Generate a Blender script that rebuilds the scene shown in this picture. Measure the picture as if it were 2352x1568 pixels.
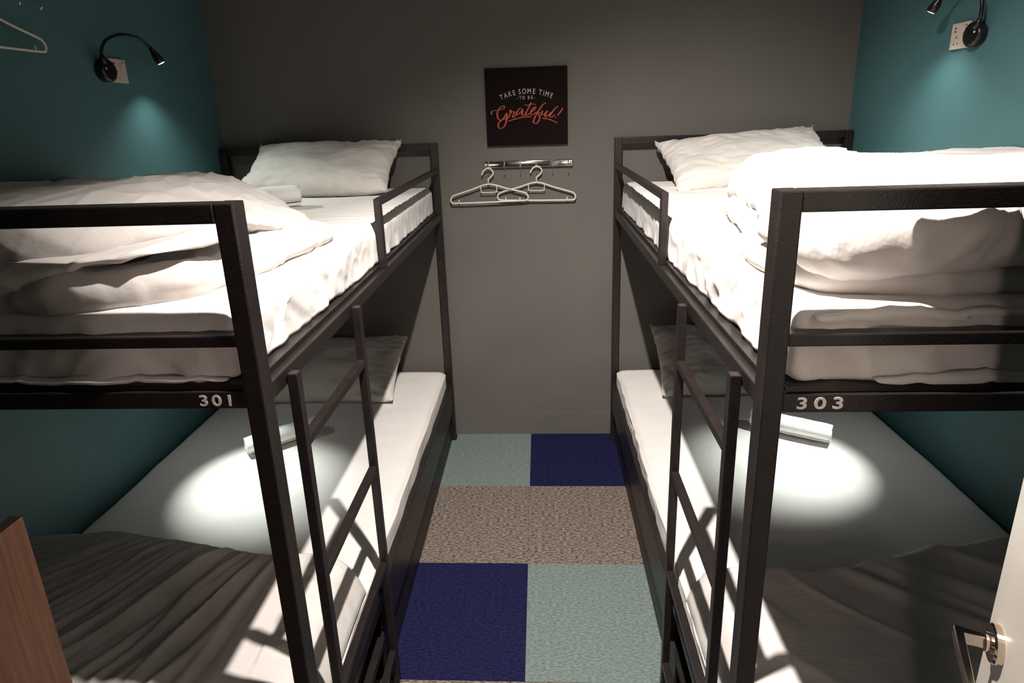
import bpy, bmesh, math, random
from mathutils import Vector, Matrix, noise
C = bpy.context.scene
COL = C.collection
for o in list(bpy.data.objects): bpy.data.objects.remove(o)
R = math.radians
random.seed(7)

# ---------------------------------------------------------------- camera
def cam_basis(p, y, r):
    p, y, r = R(p), R(y), R(r)
    f = Vector((math.sin(y)*math.cos(p), math.cos(y)*math.cos(p), math.sin(p)))
    rt = Vector((math.cos(y), -math.sin(y), 0)); up = rt.cross(f)
    return math.cos(r)*rt+math.sin(r)*up, -math.sin(r)*rt+math.cos(r)*up, f
rt, up, fw = cam_basis(-15.4293, -3.1755, -1.9366)
cam = bpy.data.cameras.new('camera'); co = bpy.data.objects.new('camera', cam); COL.objects.link(co)
M = Matrix((rt, up, -fw)).transposed().to_4x4(); M.translation = Vector((0.0613, -2.8922, 1.7207))
co.matrix_world = M
cam.sensor_width = 36; cam.lens = 1323.315/2352*36
cam.shift_x = 1.0555/2352; cam.shift_y = -150.4968/2352
cam.clip_start = .02
C.camera = co
# ---------------------------------------------------------------- world, lights, exposure
w = bpy.data.worlds.new('world'); C.world = w; w.use_nodes = True
w.node_tree.nodes['Background'].inputs[0].default_value = (.5, .55, .6, 1)
w.node_tree.nodes['Background'].inputs[1].default_value = .01
vs = C.view_settings
vs.view_transform = 'Standard'; vs.look = 'None'; vs.exposure = 0; vs.gamma = 1; vs.use_curve_mapping = False

def light(name, kind, loc, power, col, rad=.03, target=None, size=None, blend=1.0):
    l = bpy.data.lights.new(name, kind); o = bpy.data.objects.new(name, l); COL.objects.link(o)
    o.location = loc; l.energy = power; l.color = col; l.shadow_soft_size = rad
    if kind == 'SPOT': l.spot_size = R(size); l.spot_blend = blend
    if target is not None:
        o.rotation_euler = (Vector(target)-Vector(loc)).to_track_quat('-Z', 'Y').to_euler()
    return o
light('ceiling_downlight_lamp', 'SPOT', (.05, -2.045, 2.70), 440, (1, .925, .86), .018, (.62, -1.12, 0), 115, 1.0)
light('corridor_lamp', 'POINT', (-.13, -3.85, 1.55), 18, (1, .79, .70), .06)
COOL = (.93, 1, .93)
# reading lamps are placed with their builder further down

# ---------------------------------------------------------------- helpers
def link(name, me, parent=None, mats=()):
    o = bpy.data.objects.new(name, me); COL.objects.link(o)
    for m in mats: me.materials.append(m)
    if parent: o.parent = parent; o.matrix_parent_inverse = Matrix.Identity(4)
    return o
def bmo(name, bm, mat, parent=None, smooth=False, origin=None):
    bmesh.ops.recalc_face_normals(bm, faces=bm.faces)
    me = bpy.data.meshes.new(name)
    if origin is not None:
        bmesh.ops.translate(bm, verts=bm.verts, vec=-Vector(origin))
    bm.to_mesh(me); bm.free()
    if smooth:
        for p in me.polygons: p.use_smooth = True
    o = link(name, me, parent, (mat,))
    if origin is not None: o.location = origin
    return o
def empty(name, loc, label, cat, group=None):
    o = bpy.data.objects.new(name, None); COL.objects.link(o); o.location = loc
    o.empty_display_size = .05
    tag(o, label, cat, group); return o
def tag(o, label=None, cat=None, group=None, kind=None):
    if label: o['label'] = label
    if cat: o['category'] = cat
    if group: o['group'] = group
    if kind: o['kind'] = kind
    return o
def box(bm, a, b, bev=0, seg=2):
    a, b = Vector(a), Vector(b)
    c = (a+b)/2; s = b-a
    r = bmesh.ops.create_cube(bm, size=1)
    vs = r['verts']
    for v in vs: v.co = Vector((v.co.x*abs(s.x), v.co.y*abs(s.y), v.co.z*abs(s.z)))+c
    if bev:
        es = list({e for v in vs for e in v.link_edges})
        bmesh.ops.bevel(bm, geom=es, offset=bev, segments=seg, profile=.6, affect='EDGES')
def boxo(name, a, b, mat, parent=None, bev=0, off=None):
    """box given in world coords; stored relative to parent's location"""
    bm = bmesh.new(); box(bm, a, b, bev)
    if off is not None: bmesh.ops.translate(bm, verts=bm.verts, vec=-Vector(off))
    return bmo(name, bm, mat, parent)
def catmull(P, n=6, closed=False):
    P = [Vector(p) for p in P]; out = []
    m = len(P)
    rng = range(m) if closed else range(m-1)
    for i in rng:
        g = (lambda k: P[k % m]) if closed else (lambda k: P[min(max(k, 0), m-1)])
        a, b, c, d = g(i-1), g(i), g(i+1), g(i+2)
        for k in range(n):
            t = k/n
            out.append(.5*((2*b)+(c-a)*t+(2*a-5*b+4*c-d)*t*t+(3*b-3*c+d-a)*t**3))
    if not closed: out.append(P[-1])
    return out
def tube(bm, pts, rad, seg=10, closed=False, flat=None):
    """round tube; rad float or list; flat=(normal, factor) squashes along a direction"""
    pts = [Vector(p) for p in pts]; n = len(pts); rings = []
    prev = None
    for i, p in enumerate(pts):
        if closed: t = pts[(i+1) % n]-pts[i-1]
        else: t = pts[min(i+1, n-1)]-pts[max(i-1, 0)]
        t.normalize()
        if prev is None:
            a = Vector((0, 0, 1)) if abs(t.z) < .9 else Vector((1, 0, 0))
            u = t.cross(a).normalized()
        else:
            u = (prev-t*prev.dot(t)).normalized()
        prev = u; v = t.cross(u)
        r = rad[i] if isinstance(rad, (list, tuple)) else rad
        ring = []
        for k in range(seg):
            an = 2*math.pi*k/seg
            d = (u*math.cos(an)+v*math.sin(an))*r
            if flat: nn = Vector(flat[0]); d -= nn*d.dot(nn)*(1-flat[1])
            ring.append(bm.verts.new(p+d))
        rings.append(ring)
    m = len(rings)
    for i in range(m if closed else m-1):
        A, B = rings[i], rings[(i+1) % m]
        for k in range(seg): bm.faces.new((A[k], A[(k+1) % seg], B[(k+1) % seg], B[k]))
    if not closed:
        bm.faces.new(rings[0][::-1]); bm.faces.new(rings[-1])
def lathe(bm, prof, seg=24, M=None):
    """prof list of (r,z) around Z, then transformed by M"""
    rings = []
    for r, z in prof:
        if r < 1e-6: rings.append([bm.verts.new((0, 0, z))])
        else: rings.append([bm.verts.new((r*math.cos(2*math.pi*k/seg), r*math.sin(2*math.pi*k/seg), z)) for k in range(seg)])
    for A, B in zip(rings[:-1], rings[1:]):
        for k in range(seg):
            q = [A[k % len(A)], A[(k+1) % len(A)], B[(k+1) % len(B)], B[k % len(B)]]
            q2 = []
            for v in q:
                if v not in q2: q2.append(v)
            if len(q2) >= 3: bm.faces.new(q2)
    if M is not None:
        for ring in rings:
            for v in ring: v.co = M @ v.co
def nz(x, y, z=0): return noise.noise(Vector((x, y, z)))
def ridge(x, y, z=0): return 1-abs(nz(x, y, z))*2.2
def crease(x, y, z=0, w_=5.0):
    # narrow raised fold lines
    return max(0, 1-abs(nz(x, y, z))*w_)**1.5
def sst(a, b, x):
    t = min(max((x-a)/(b-a), 0), 1); return t*t*(3-2*t)

# ---------------------------------------------------------------- materials
def mat(name, col, rough=.6, metal=0, bump=None, var=None, sheen=0, spec=.5):
    m = bpy.data.materials.new(name); m.use_nodes = True
    nt = m.node_tree; b = nt.nodes['Principled BSDF']
    b.inputs['Base Color'].default_value = (*col, 1); b.inputs['Roughness'].default_value = rough
    b.inputs['Metallic'].default_value = metal
    b.inputs['Specular IOR Level'].default_value = spec
    if sheen: b.inputs['Sheen Weight'].default_value = sheen
    tc = nt.nodes.new('ShaderNodeTexCoord')
    if var:   # (scale, amount, detail)
        n = nt.nodes.new('ShaderNodeTexNoise'); n.inputs['Scale'].default_value = var[0]; n.inputs['Detail'].default_value = var[2]
        nt.links.new(tc.outputs['Object'], n.inputs['Vector'])
        mr = nt.nodes.new('ShaderNodeMapRange'); mr.inputs[1].default_value = .3; mr.inputs[2].default_value = .7
        mr.inputs[3].default_value = 1-var[1]; mr.inputs[4].default_value = 1+var[1]
        nt.links.new(n.outputs['Fac'], mr.inputs[0])
        mx = nt.nodes.new('ShaderNodeMix'); mx.data_type = 'RGBA'; mx.blend_type = 'MULTIPLY'; mx.inputs[0].default_value = 1
        mx.inputs[6].default_value = (*col, 1)
        nt.links.new(mr.outputs[0], mx.inputs[7]); nt.links.new(mx.outputs[2], b.inputs['Base Color'])
    if bump:  # list of (scale, strength, distance, detail, stretch)
        prev = None
        for s, st, dist, det, stretch in bump:
            mp = nt.nodes.new('ShaderNodeMapping'); mp.inputs['Scale'].default_value = stretch
            nt.links.new(tc.outputs['Object'], mp.inputs['Vector'])
            n = nt.nodes.new('ShaderNodeTexNoise'); n.inputs['Scale'].default_value = s; n.inputs['Detail'].default_value = det
            nt.links.new(mp.outputs[0], n.inputs['Vector'])
            bu = nt.nodes.new('ShaderNodeBump'); bu.inputs['Strength'].default_value = st; bu.inputs['Distance'].default_value = dist
            nt.links.new(n.outputs['Fac'], bu.inputs['Height'])
            if prev: nt.links.new(prev.outputs[0], bu.inputs['Normal'])
            prev = bu
        nt.links.new(prev.outputs[0], b.inputs['Normal'])
    return m
one = (1, 1, 1)
M_TEAL = mat('teal_wall_paint', (.060, .150, .162), .6, bump=[(60, .15, .004, 3, one), (6, .2, .01, 2, one)], var=(3, .05, 2))
M_GREY = mat('grey_wall_paint', (.125, .115, .103), .8, bump=[(70, .2, .004, 4, one), (3, .25, .03, 2, one)], var=(2.5, .06, 3))
M_CEIL = mat('ceiling_paint', (.22, .21, .20), .8, var=(3, .04, 2))
M_METAL = mat('black_brown_paint', (.0150, .0112, .0105), .36, bump=[(260, .35, .0012, 2, one)], var=(25, .2, 3), spec=.42)
M_SHEET = mat('white_sheet', (.70, .67, .645), .85, bump=[(14, .3, .012, 4, (1, 1, 1)), (900, .08, .0005, 1, one)], sheen=.1, spec=.15)
M_DUVET = mat('duvet_cover', (.60, .565, .54), .85, bump=[(9, .35, .02, 4, (1, 2.2, 1)), (900, .08, .0005, 1, one)], sheen=.1, spec=.15)
M_PILLOW = mat('pillow_case', (.60, .57, .53), .85, bump=[(16, .3, .01, 3, one)], sheen=.1, spec=.15)
M_TOWEL = mat('towel_terry', (.85, .84, .82), .95, bump=[(420, .8, .002, 2, one)], spec=.1)
M_PLASTIC = mat('cream_plastic', (.66, .61, .55), .4, var=(30, .03, 2))
M_SOCKET = mat('socket_plastic', (.55, .46, .40), .35, var=(30, .03, 2))
M_BLACK = mat('black_plastic', (.006, .006, .006), .3, var=(30, .1, 2))
M_CHROME = mat('chrome', (.75, .72, .70), .07, 1, var=(8, .04, 2))
M_STEEL = mat('polished_steel', (.72, .62, .54), .13, 1, var=(8, .05, 2))
M_BOARD = mat('dark_print_board', (.0065, .0025, .0025), .8, bump=[(300, .3, .0005, 2, one)], var=(20, .15, 3), spec=.12)
M_CREAM = mat('pale_lettering', (.42, .36, .33), .6, var=(90, .15, 3))
M_ORANGE = mat('orange_lettering', (.38, .052, .024), .6, var=(70, .25, 3))
M_DIGIT = mat('white_number_paint', (.72, .66, .66), .5, var=(40, .05, 2))
M_DOOR = mat('off_white_door_paint', (.50, .46, .41), .35, bump=[(5, .1, .01, 3, (1, 1, .1))], var=(4, .06, 3))
M_DARK = mat('dark_edge', (.012, .006, .005), .5, var=(20, .2, 3))
M_GREYTOP = mat('grey_laminate', (.13, .12, .115), .45, var=(20, .1, 3))

def wood(name, c1, c2):
    m = bpy.data.materials.new(name); m.use_nodes = True; nt = m.node_tree; b = nt.nodes['Principled BSDF']
    tc = nt.nodes.new('ShaderNodeTexCoord'); mp = nt.nodes.new('ShaderNodeMapping'); mp.inputs['Scale'].default_value = (1, 60, 2.2)
    n = nt.nodes.new('ShaderNodeTexNoise'); n.inputs['Scale'].default_value = 2.5; n.inputs['Detail'].default_value = 6
    cr = nt.nodes.new('ShaderNodeValToRGB'); cr.color_ramp.elements[0].position = .3; cr.color_ramp.elements[1].position = .7
    cr.color_ramp.elements[0].color = (*c1, 1); cr.color_ramp.elements[1].color = (*c2, 1)
    nt.links.new(tc.outputs['Object'], mp.inputs[0]); nt.links.new(mp.outputs[0], n.inputs['Vector'])
    nt.links.new(n.outputs['Fac'], cr.inputs[0]); nt.links.new(cr.outputs[0], b.inputs['Base Color'])
    b.inputs['Roughness'].default_value = .42
    return m
M_WOOD = wood('brown_wood_grain', (.105, .045, .024), (.175, .080, .046))

def carpet(name, c1, c2, fleck, sc=170, stretch=(.45, 1, 1)):
    m = bpy.data.materials.new(name); m.use_nodes = True; nt = m.node_tree; b = nt.nodes['Principled BSDF']
    tc = nt.nodes.new('ShaderNodeTexCoord'); mp = nt.nodes.new('ShaderNodeMapping'); mp.inputs['Scale'].default_value = stretch
    n = nt.nodes.new('ShaderNodeTexNoise'); n.inputs['Scale'].default_value = sc; n.inputs['Detail'].default_value = 3
    cr = nt.nodes.new('ShaderNodeValToRGB'); cr.color_ramp.elements[0].position = .5-fleck; cr.color_ramp.elements[1].position = .5+fleck
    cr.color_ramp.elements[0].color = (*c1, 1); cr.color_ramp.elements[1].color = (*c2, 1)
    bu = nt.nodes.new('ShaderNodeBump'); bu.inputs['Strength'].default_value = .8; bu.inputs['Distance'].default_value = .003
    nt.links.new(tc.outputs['Object'], mp.inputs[0]); nt.links.new(mp.outputs[0], n.inputs['Vector'])
    nt.links.new(n.outputs['Fac'], cr.inputs[0]); nt.links.new(cr.outputs[0], b.inputs['Base Color'])
    nt.links.new(n.outputs['Fac'], bu.inputs['Height']); nt.links.new(bu.outputs[0], b.inputs['Normal'])
    b.inputs['Roughness'].default_value = 1; b.inputs['Specular IOR Level'].default_value = .05
    return m
M_CT = carpet('grey_teal_carpet', (.10, .135, .132), (.22, .265, .25), .22)
M_CN = carpet('navy_carpet', (.0065, .0068, .030), (.019, .020, .068), .2)
M_CB = carpet('grey_brown_carpet', (.045, .036, .030), (.30, .245, .21), .17, 190, (.35, 1, 1))
M_CF = carpet('corridor_carpet', (.05, .045, .04), (.12, .1, .09), .2)
def emit(name, col, s):
    m = bpy.data.materials.new(name); m.use_nodes = True; b = m.node_tree.nodes['Principled BSDF']
    b.inputs['Emission Color'].default_value = (*col, 1); b.inputs['Emission Strength'].default_value = s
    b.inputs['Base Color'].default_value = (*col, 1)
    return m
M_LED = emit('led_lens', (.9, 1, .98), 14)

# ---------------------------------------------------------------- the room
WL, WR, H = -1.525, 1.525, 2.75
YF = -2.93
def struct(name, a, b, m):
    return tag(boxo(name, a, b, m), kind='structure')
struct('wall_back', (WL-.1, 0, -.05), (WR+.1, .1, H+.05), M_GREY)
struct('wall_left', (WL-.1, YF, -.05), (WL, 0, H+.05), M_TEAL)
struct('wall_right', (WR, YF, -.05), (WR+.1, 0, H+.05), M_TEAL)
struct('ceiling', (WL-.1, -4.4, H), (WR+.1, .1, H+.08), M_CEIL)
struct('floor', (WL-.1, -4.4, -.06), (WR+.1, .1, -.006), M_CF)
bm = bmesh.new()
box(bm, (WL-.1, YF-.1, -.05), (-.43, YF, H+.05)); box(bm, (.42, YF-.1, -.05), (WR+.1, YF, H+.05)); box(bm, (-.43, YF-.1, 2.1), (.42, YF, H+.05))
tag(bmo('wall_front', bm, M_GREY), kind='structure')
struct('wall_corridor', (WL-.1, -4.4, -.05), (WR+.1, -4.3, H+.05), M_GREY)
struct('baseboard_back', (WL+.001, -.005, 0), (WR-.001, 0, .133), M_GREY)
# carpet tiles: half metre squares, three colours
XS, Y1 = -.018, -.48
ROWS = [(0, Y1), (Y1, Y1-.5), (Y1-.5, Y1-1.0), (Y1-1.0, Y1-1.5), (Y1-1.5, Y1-2.0), (Y1-2.0, YF-.1)]
PAT = [(1, 0), (2, 2), (0, 1), (2, 2), (1, 0), (2, 2)]
k = 0
for ri, (ya, yb) in enumerate(ROWS):
    for ci in range(-4, 4):
        xa = max(XS+ci*.5, WL); xb = min(XS+(ci+1)*.5, WR)
        if xb-xa < .01: continue
        c = PAT[ri][ci % 2]
        b2 = bmesh.new(); box(b2, (xa+.0004, yb+.0004, -.006), (xb-.0004, ya-.0004, 0), .0005, 1)
        o = bmo('carpet_tile', b2, (M_CT, M_CN, M_CB)[c], origin=((xa+xb)/2, (ya+yb)/2, 0))
        cn = ('grey-teal', 'navy blue', 'speckled brown')[c]
        rows = ['first row at the back wall', 'second row from back wall', 'third row from back wall', 'fourth row from back wall', 'fifth row from back wall', 'row at the doorway']
        side = {-1: 'aisle, left half', 0: 'aisle, right half', -2: 'under left bunk aisle side', 1: 'under right bunk aisle side',
                -3: 'under left bunk middle', 2: 'under right bunk middle', -4: 'by left teal wall', 3: 'by right teal wall'}[ci]
        tag(o, '%s carpet tile, %s, %s' % (cn, rows[ri], side), 'carpet tile', 'carpet tiles on the floor')

# ---------------------------------------------------------------- bunk beds
def bunk(side, xa, W, dy, num, label):
    s = 1 if side == 'L' else -1        # outward from aisle face is -s
    org = Vector((xa - s*W/2, -1.0, 0))
    root = empty('bunk_bed', org, label, 'bunk bed', 'metal bunk beds')
    def X(d): return xa - s*d            # d = distance inboard from aisle face
    def part(name, a, b, bev=.003, parent=root, m=M_METAL):
        a = Vector(a); b = Vector(b)
        lo = Vector([min(a[i], b[i]) for i in range(3)]); hi = Vector([max(a[i], b[i]) for i in range(3)])
        return boxo(name, lo, hi, m, parent, bev, org)
    yF, yB = -1.988+dy, -.027
    p, pd = .034, .039
    zT, zH = 1.6014, 1.6108
    # posts
    part('post', (X(0), yF, 0), (X(p), yF+pd, zT)); part('post', (X(W-p), yF, 0), (X(W), yF+pd, zT))
    part('post', (X(0), yB-pd, 0), (X(p), yB, zH)); part('post', (X(W-p), yB-pd, 0), (X(W), yB, zH))
    for (d0, y0) in ((-.004, yB-pd-.004), ):
        part('foot_cap', (X(d0), y0, 0), (X(p+.004), yB+.004, .012), .002)
    # foot end
    part('foot_rail', (X(p), yF+.001, zT-.034), (X(W-p), yF+pd, zT-.0005))
    part('foot_rail', (X(p), yF+.004, 1.3495), (X(W-p), yF+.030, 1.3715))
    nb = part('number_beam', (X(p), yF+.003, 1.233), (X(W-p), yF+.034, 1.267))
    part('ledge', (X(p+.004), yF+.008, 1.2675), (X(W-p), yF+.032, 1.2785), .0015)
    part('weld', (X(p-.001), yF+.006, 1.262), (X(p+.008), yF+.03, 1.272), .003)
    part('lower_foot_beam', (X(p), yF+.003, .27), (X(W-p), yF+.034, .31))
    # head end
    part('head_rail', (X(p), yB-.032, zH-.034), (X(W-p), yB, zH-.0005))
    part('head_beam', (X(p), yB-.034, 1.233), (X(W-p), yB-.003, 1.267))
    part('lower_head_beam', (X(p), yB-.034, .27), (X(W-p), yB-.003, .31))
    # upper side rails with their angle ledges
    for d0, d1, l0, l1 in ((.002, .024, .0202, .0645), (W-.024, W-.002, W-.0645, W-.0202)):
        part('side_rail', (X(d0), yF+pd, 1.232), (X(d1), yB-pd, 1.266))
        part('ledge', (X(l0), yF+pd, 1.2635), (X(l1), yB-pd, 1.2785), .0015)
    # deck of boards
    part('deck', (X(.064), yF+.0395, 1.2640), (X(W-.064), yB-.036, 1.2780), .002)
    # guard rail near the pillow end
    gy, gz = -1.1312+dy, 1.489
    part('guard_rail', (X(.001), gy+.0225, gz-.022), (X(.023), yB-pd, gz))
    part('guard_post', (X(.001), gy, 1.266), (X(.023), gy+.0225, gz))
    # lower frame
    y4 = -1.4945+dy
    part('lower_side_rail', (X(.004), y4+.03, .18), (X(.03), yB-pd, .342))
    part('lower_side_rail', (X(W-.03), yF+pd, .18), (X(W-.004), yB-pd, .342))
    part('lower_ledge', (X(.008), yF+pd, .300), (X(.034), y4+.028, .330), .0015)
    part('lower_rail', (X(.010), yF+pd, .160), (X(.042), y4+.0, .186), .0015)
    part('lower_deck', (X(.036), yF+.04, .286), (X(W-.036), yB-.036, .298), .002)
    part('base_board', (X(.020), yF+.5, .002), (X(.0285), yB-pd-.001, .175), .001, m=M_DARK)
    # ladder
    ly1, ly2, t = -1.8933+dy, -1.4945+dy, .0205
    part('ladder_rail', (X(0), ly1, 0), (X(-.0215), ly1+t, 1.2568), .0025)
    part('ladder_rail', (X(0), ly2, 0), (X(-.0215), ly2+t, 1.2568), .0025)
    for z in (1.111, .7886, .4667, .135):
        part('rung', (X(-.001), ly1+t, z-.0205), (X(-.021), ly2, z), .0025)
    # number on the beam
    cu = bpy.data.curves.new('number_curve', 'FONT'); cu.body = num; cu.size = .0315; cu.offset = .0006; cu.extrude = .0004
    cu.space_character = 1.45 if num == '303' else 1.3
    tmp = bpy.data.objects.new('tmp_text', cu); COL.objects.link(tmp)
    bpy.context.view_layer.update()
    me = bpy.data.meshes.new_from_object(tmp.evaluated_get(bpy.context.evaluated_depsgraph_get()))
    bpy.data.objects.remove(tmp)
    x0, x1, z0 = (-.5555, -.4975, 1.2385) if side == 'L' else (.4765, .5505, 1.2395)
    xs = [v.co.x for v in me.vertices]; mn, mx = min(xs), max(xs)
    ys = [v.co.y for v in me.vertices]; yn, yx = min(ys), max(ys)
    for v in me.vertices:
        v.co = Vector((x0+(v.co.x-mn)/(mx-mn)*(x1-x0), yF+.0028-v.co.z, z0+(v.co.y-yn)/(yx-yn)*.0215))-org
    d = link('bed_number', me, nb, (M_DIGIT,)); d['label'] = 'white painted number %s' % num
    return root
XL, XR, W1, W2 = -.436, .4186, 1.083, 1.1
bunk('L', XL, W1, 0, '301', 'black metal bunk bed numbered 301 along the left teal wall')
bunk('R', XR, W2, -.027, '303', 'black metal bunk bed numbered 303 along the right teal wall')

# ---------------------------------------------------------------- soft things
def rbox_mesh(x0, x1, y0, y1, z0, z1, r, res):
    bm = bmesh.new()
    nx, ny, nzz = max(2, round((x1-x0)/res)), max(2, round((y1-y0)/res)), max(4, round((z1-z0)/(res*.6)))
    idx = {}
    def V(i, j, k):
        key = (i, j, k)
        if key not in idx:
            P = Vector((x0+(x1-x0)*i/nx, y0+(y1-y0)*j/ny, z0+(z1-z0)*k/nzz))
            Cc = Vector((min(max(P.x, x0+r), x1-r), min(max(P.y, y0+r), y1-r), min(P.z, z1-r)))
            d = P-Cc
            if d.length > 1e-9: P = Cc+d.normalized()*min(r, max(abs(d.x), abs(d.y), abs(d.z)))
            idx[key] = bm.verts.new(P)
        return idx[key]
    for i in range(nx):
        for j in range(ny):
            bm.faces.new((V(i, j, nzz), V(i+1, j, nzz), V(i+1, j+1, nzz), V(i, j+1, nzz)))
            bm.faces.new((V(i, j, 0), V(i, j+1, 0), V(i+1, j+1, 0), V(i+1, j, 0)))
    for i in range(nx):
        for k in range(nzz):
            bm.faces.new((V(i, 0, k), V(i+1, 0, k), V(i+1, 0, k+1), V(i, 0, k+1)))
            bm.faces.new((V(i, ny, k), V(i, ny, k+1), V(i+1, ny, k+1), V(i+1, ny, k)))
    for j in range(ny):
        for k in range(nzz):
            bm.faces.new((V(0, j, k), V(0, j, k+1), V(0, j+1, k+1), V(0, j+1, k)))
            bm.faces.new((V(nx, j, k), V(nx, j+1, k), V(nx, j+1, k+1), V(nx, j, k+1)))
    bmesh.ops.recalc_face_normals(bm, faces=bm.faces)
    return bm
def displace(bm, fn):
    bm.normal_update()
    L = [(v, v.co.copy(), v.normal.copy()) for v in bm.verts]
    for v, c, n in L: v.co = fn(c, n)

def mattress(side, upper, dy, label):
    s = 1 if side == 'L' else -1
    xa = XL if side == 'L' else XR
    Wd = W1 if side == 'L' else W2
    ins = .034 if upper else .026
    a, b = xa-s*ins, xa-s*(Wd-.012)
    x0, x1 = min(a, b), max(a, b)
    z0, z1 = (1.2795, 1.403) if upper else (.300, .425)
    y0, y1 = -1.988+dy+.036, -.072
    if not upper: y0 = -1.988+dy+.045
    bm = rbox_mesh(x0, x1, y0, y1, z0, z1, .036 if upper else .026, .011 if upper else .016)
    seed = {'L': 3.1, 'R': 9.7}[side]+(5 if upper else 0)
    zt = z1
    def fn(c, n):
        da = abs(c.x-xa)-ins                     # distance from aisle side
        side_w = max(0, 1-da/.09)
        tz = (c.z-z0)/(z1-z0)
        foot = sst(-1.2, -1.9, c.y)
        v = c.copy()
        horiz = abs(n.z) < .75
        if upper:
            # crumpled hanging sheet on the sides
            k = 1-sst(.06, .9, abs(n.z))
            near = .35+.65*sst(-.8, -1.5, c.y)
            wv = nz(c.y*9+c.x*9, c.z*4, seed)*.011+nz(c.y*24+c.x*24, c.z*14, seed+2)*.006+ridge(c.y*15+c.x*11+c.z*12, c.z*8, seed+4)*.004
            wv += crease(c.y*12+c.x*10, c.z*9, seed+5)*.005
            v += n*k*near*wv
            # wrinkles spilling on to the top near the edge
            if n.z > .3:
                ed = math.exp(-max(da, 0)/.10)*(.3+.7*near)
                v.z += ed*(ridge(c.y*20+c.x*8, c.x*9, seed+8)*.004+nz(c.y*13, c.x*13, seed)*.005)
                v.z += nz(c.x*3, c.y*3, seed)*.006 + .004*nz(c.x*1.5, c.y*22, seed+3)*sst(-1.5, -.6, c.y)
                # long stretch lines across the sheet towards the head
                v.z += .0015*math.sin(c.y*110+nz(c.x*4, c.y*3, seed)*5)*sst(-1.2, -.7, c.y)
            # wavy hem lifting off the ledge
            if tz < .35 and side_w > .2 and horiz:
                lift = max(0, nz(c.y*5, 3, seed)*.5+.5*nz(c.y*17, 1, seed))
                v.z += (1-tz/.35)*(.002+.020*lift)*(.4+near*.6)
                v.x += s*(1-tz/.35)*(.003+.010*nz(c.y*22, 7, seed))
            # edge sags toward the foot corner
            if side_w > 0: v.x -= s*side_w*foot*.014
            # corner roll-off
        else:
            if n.z > .3:
                v.z += nz(c.x*2.5, c.y*2.5, seed)*.006-.012*math.exp(-max(da, 0)/.03)
                v.z += nz(c.x*9, c.y*14, seed+2)*.002
            if horiz and side_w > .2:
                v += n*(nz(c.y*7, c.z*10, seed)*.005)
                if side == 'R': v += n*(ridge(c.y*11, c.z*14, seed)*.004)
        if upper and n.y < -.6:
            cor = math.exp(-abs(abs(c.x-xa)-.12)/.16)
            v.y -= .020*(1-tz)**2*(.6+nz(c.x*6, 2, seed))
            v.y -= (crease(c.x*7+c.z*5, c.z*6, seed+11, 4)*.008+nz(c.x*11, c.z*9, seed+12)*.008)*(.35+cor*(1.6 if side == 'R' else .7))
        # keep clear of the wall and frame
        if upper:
            v.z = max(v.z, 1.2792)
            lim = xa-s*.0265
            v.x = min(v.x, lim) if s > 0 else max(v.x, lim)
            v.y = max(v.y, -1.988+dy+.008)
        return v
    displace(bm, fn)
    org = ((x0+x1)/2, (y0+y1)/2, z0)
    root = bmo('mattress', bm, M_SHEET, smooth=True, origin=org)
    tag(root, label, 'mattress', 'sheeted mattresses')
    if upper:
        def ribbon(xa_, xb_, zc, yc, hgt, seed2):
            b2 = bmesh.new(); n_ = 70; T_, B_ = [], []
            for i in range(n_+1):
                x = xa_+(xb_-xa_)*i/n_; f = math.sin(math.pi*i/n_)**.35
                dz = nz(x*7, seed2, 1)*.006+crease(x*9, seed2, 3)*.004
                dyy = nz(x*10, seed2, 5)*.007
                T_.append([b2.verts.new((x, yc+dyy+.004, zc+dz+hgt/2*f)), b2.verts.new((x, yc+dyy+.009, zc+dz+hgt/2*f))])
                B_.append([b2.verts.new((x, yc-dyy*.6-.004, zc+dz-hgt/2*f)), b2.verts.new((x, yc-dyy*.6+.002, zc+dz-hgt/2*f-.0005))])
            for i in range(n_):
                b2.faces.new((T_[i][0], T_[i+1][0], B_[i+1][0], B_[i][0])); b2.faces.new((T_[i][1], B_[i][1], B_[i+1][1], T_[i+1][1]))
                b2.faces.new((T_[i][0], T_[i][1], T_[i+1][1], T_[i+1][0])); b2.faces.new((B_[i][0], B_[i+1][0], B_[i+1][1], B_[i][1]))
            bmesh.ops.translate(b2, verts=b2.verts, vec=-Vector(org))
            bmo('sheet_hem', b2, M_SHEET, root, smooth=True)
        if side == 'R':
            ribbon(.60, 1.02, 1.289, -2.006, .016, 3); ribbon(.50, .74, 1.392, -1.992, .018, 5); ribbon(.72, 1.45, 1.390, -1.990, .012, 8)
        else:
            ribbon(-.99, -.50, 1.287, -1.980, .010, 4)
    if not upper:
        # corded seam along the top and bottom of the aisle side
        for zz in (.404, .372):
            b2 = bmesh.new(); yy = [y0+.03+i*(y1-y0-.06)/70 for i in range(71)]
            tube(b2, [(xa-s*(ins+.002)+s*(nz(y*7, zz*10, seed)*.005), y, zz+nz(y*3, zz, 2)*.003) for y in yy], .0028, 6)
            bmesh.ops.translate(b2, verts=b2.verts, vec=-Vector(org))
            o = bmo('seam', b2, M_PILLOW, root, smooth=True)
    return root
mattress('L', True, 0, 'white sheeted mattress on the upper deck of the left bunk')
mattress('R', True, -.027, 'brightly lit white sheeted mattress on the upper deck of the right bunk')
mattress('L', False, 0, 'white sheeted mattress on the lower deck of the left bunk')
mattress('R', False, -.027, 'white sheeted mattress on the lower deck of the right bunk')

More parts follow.
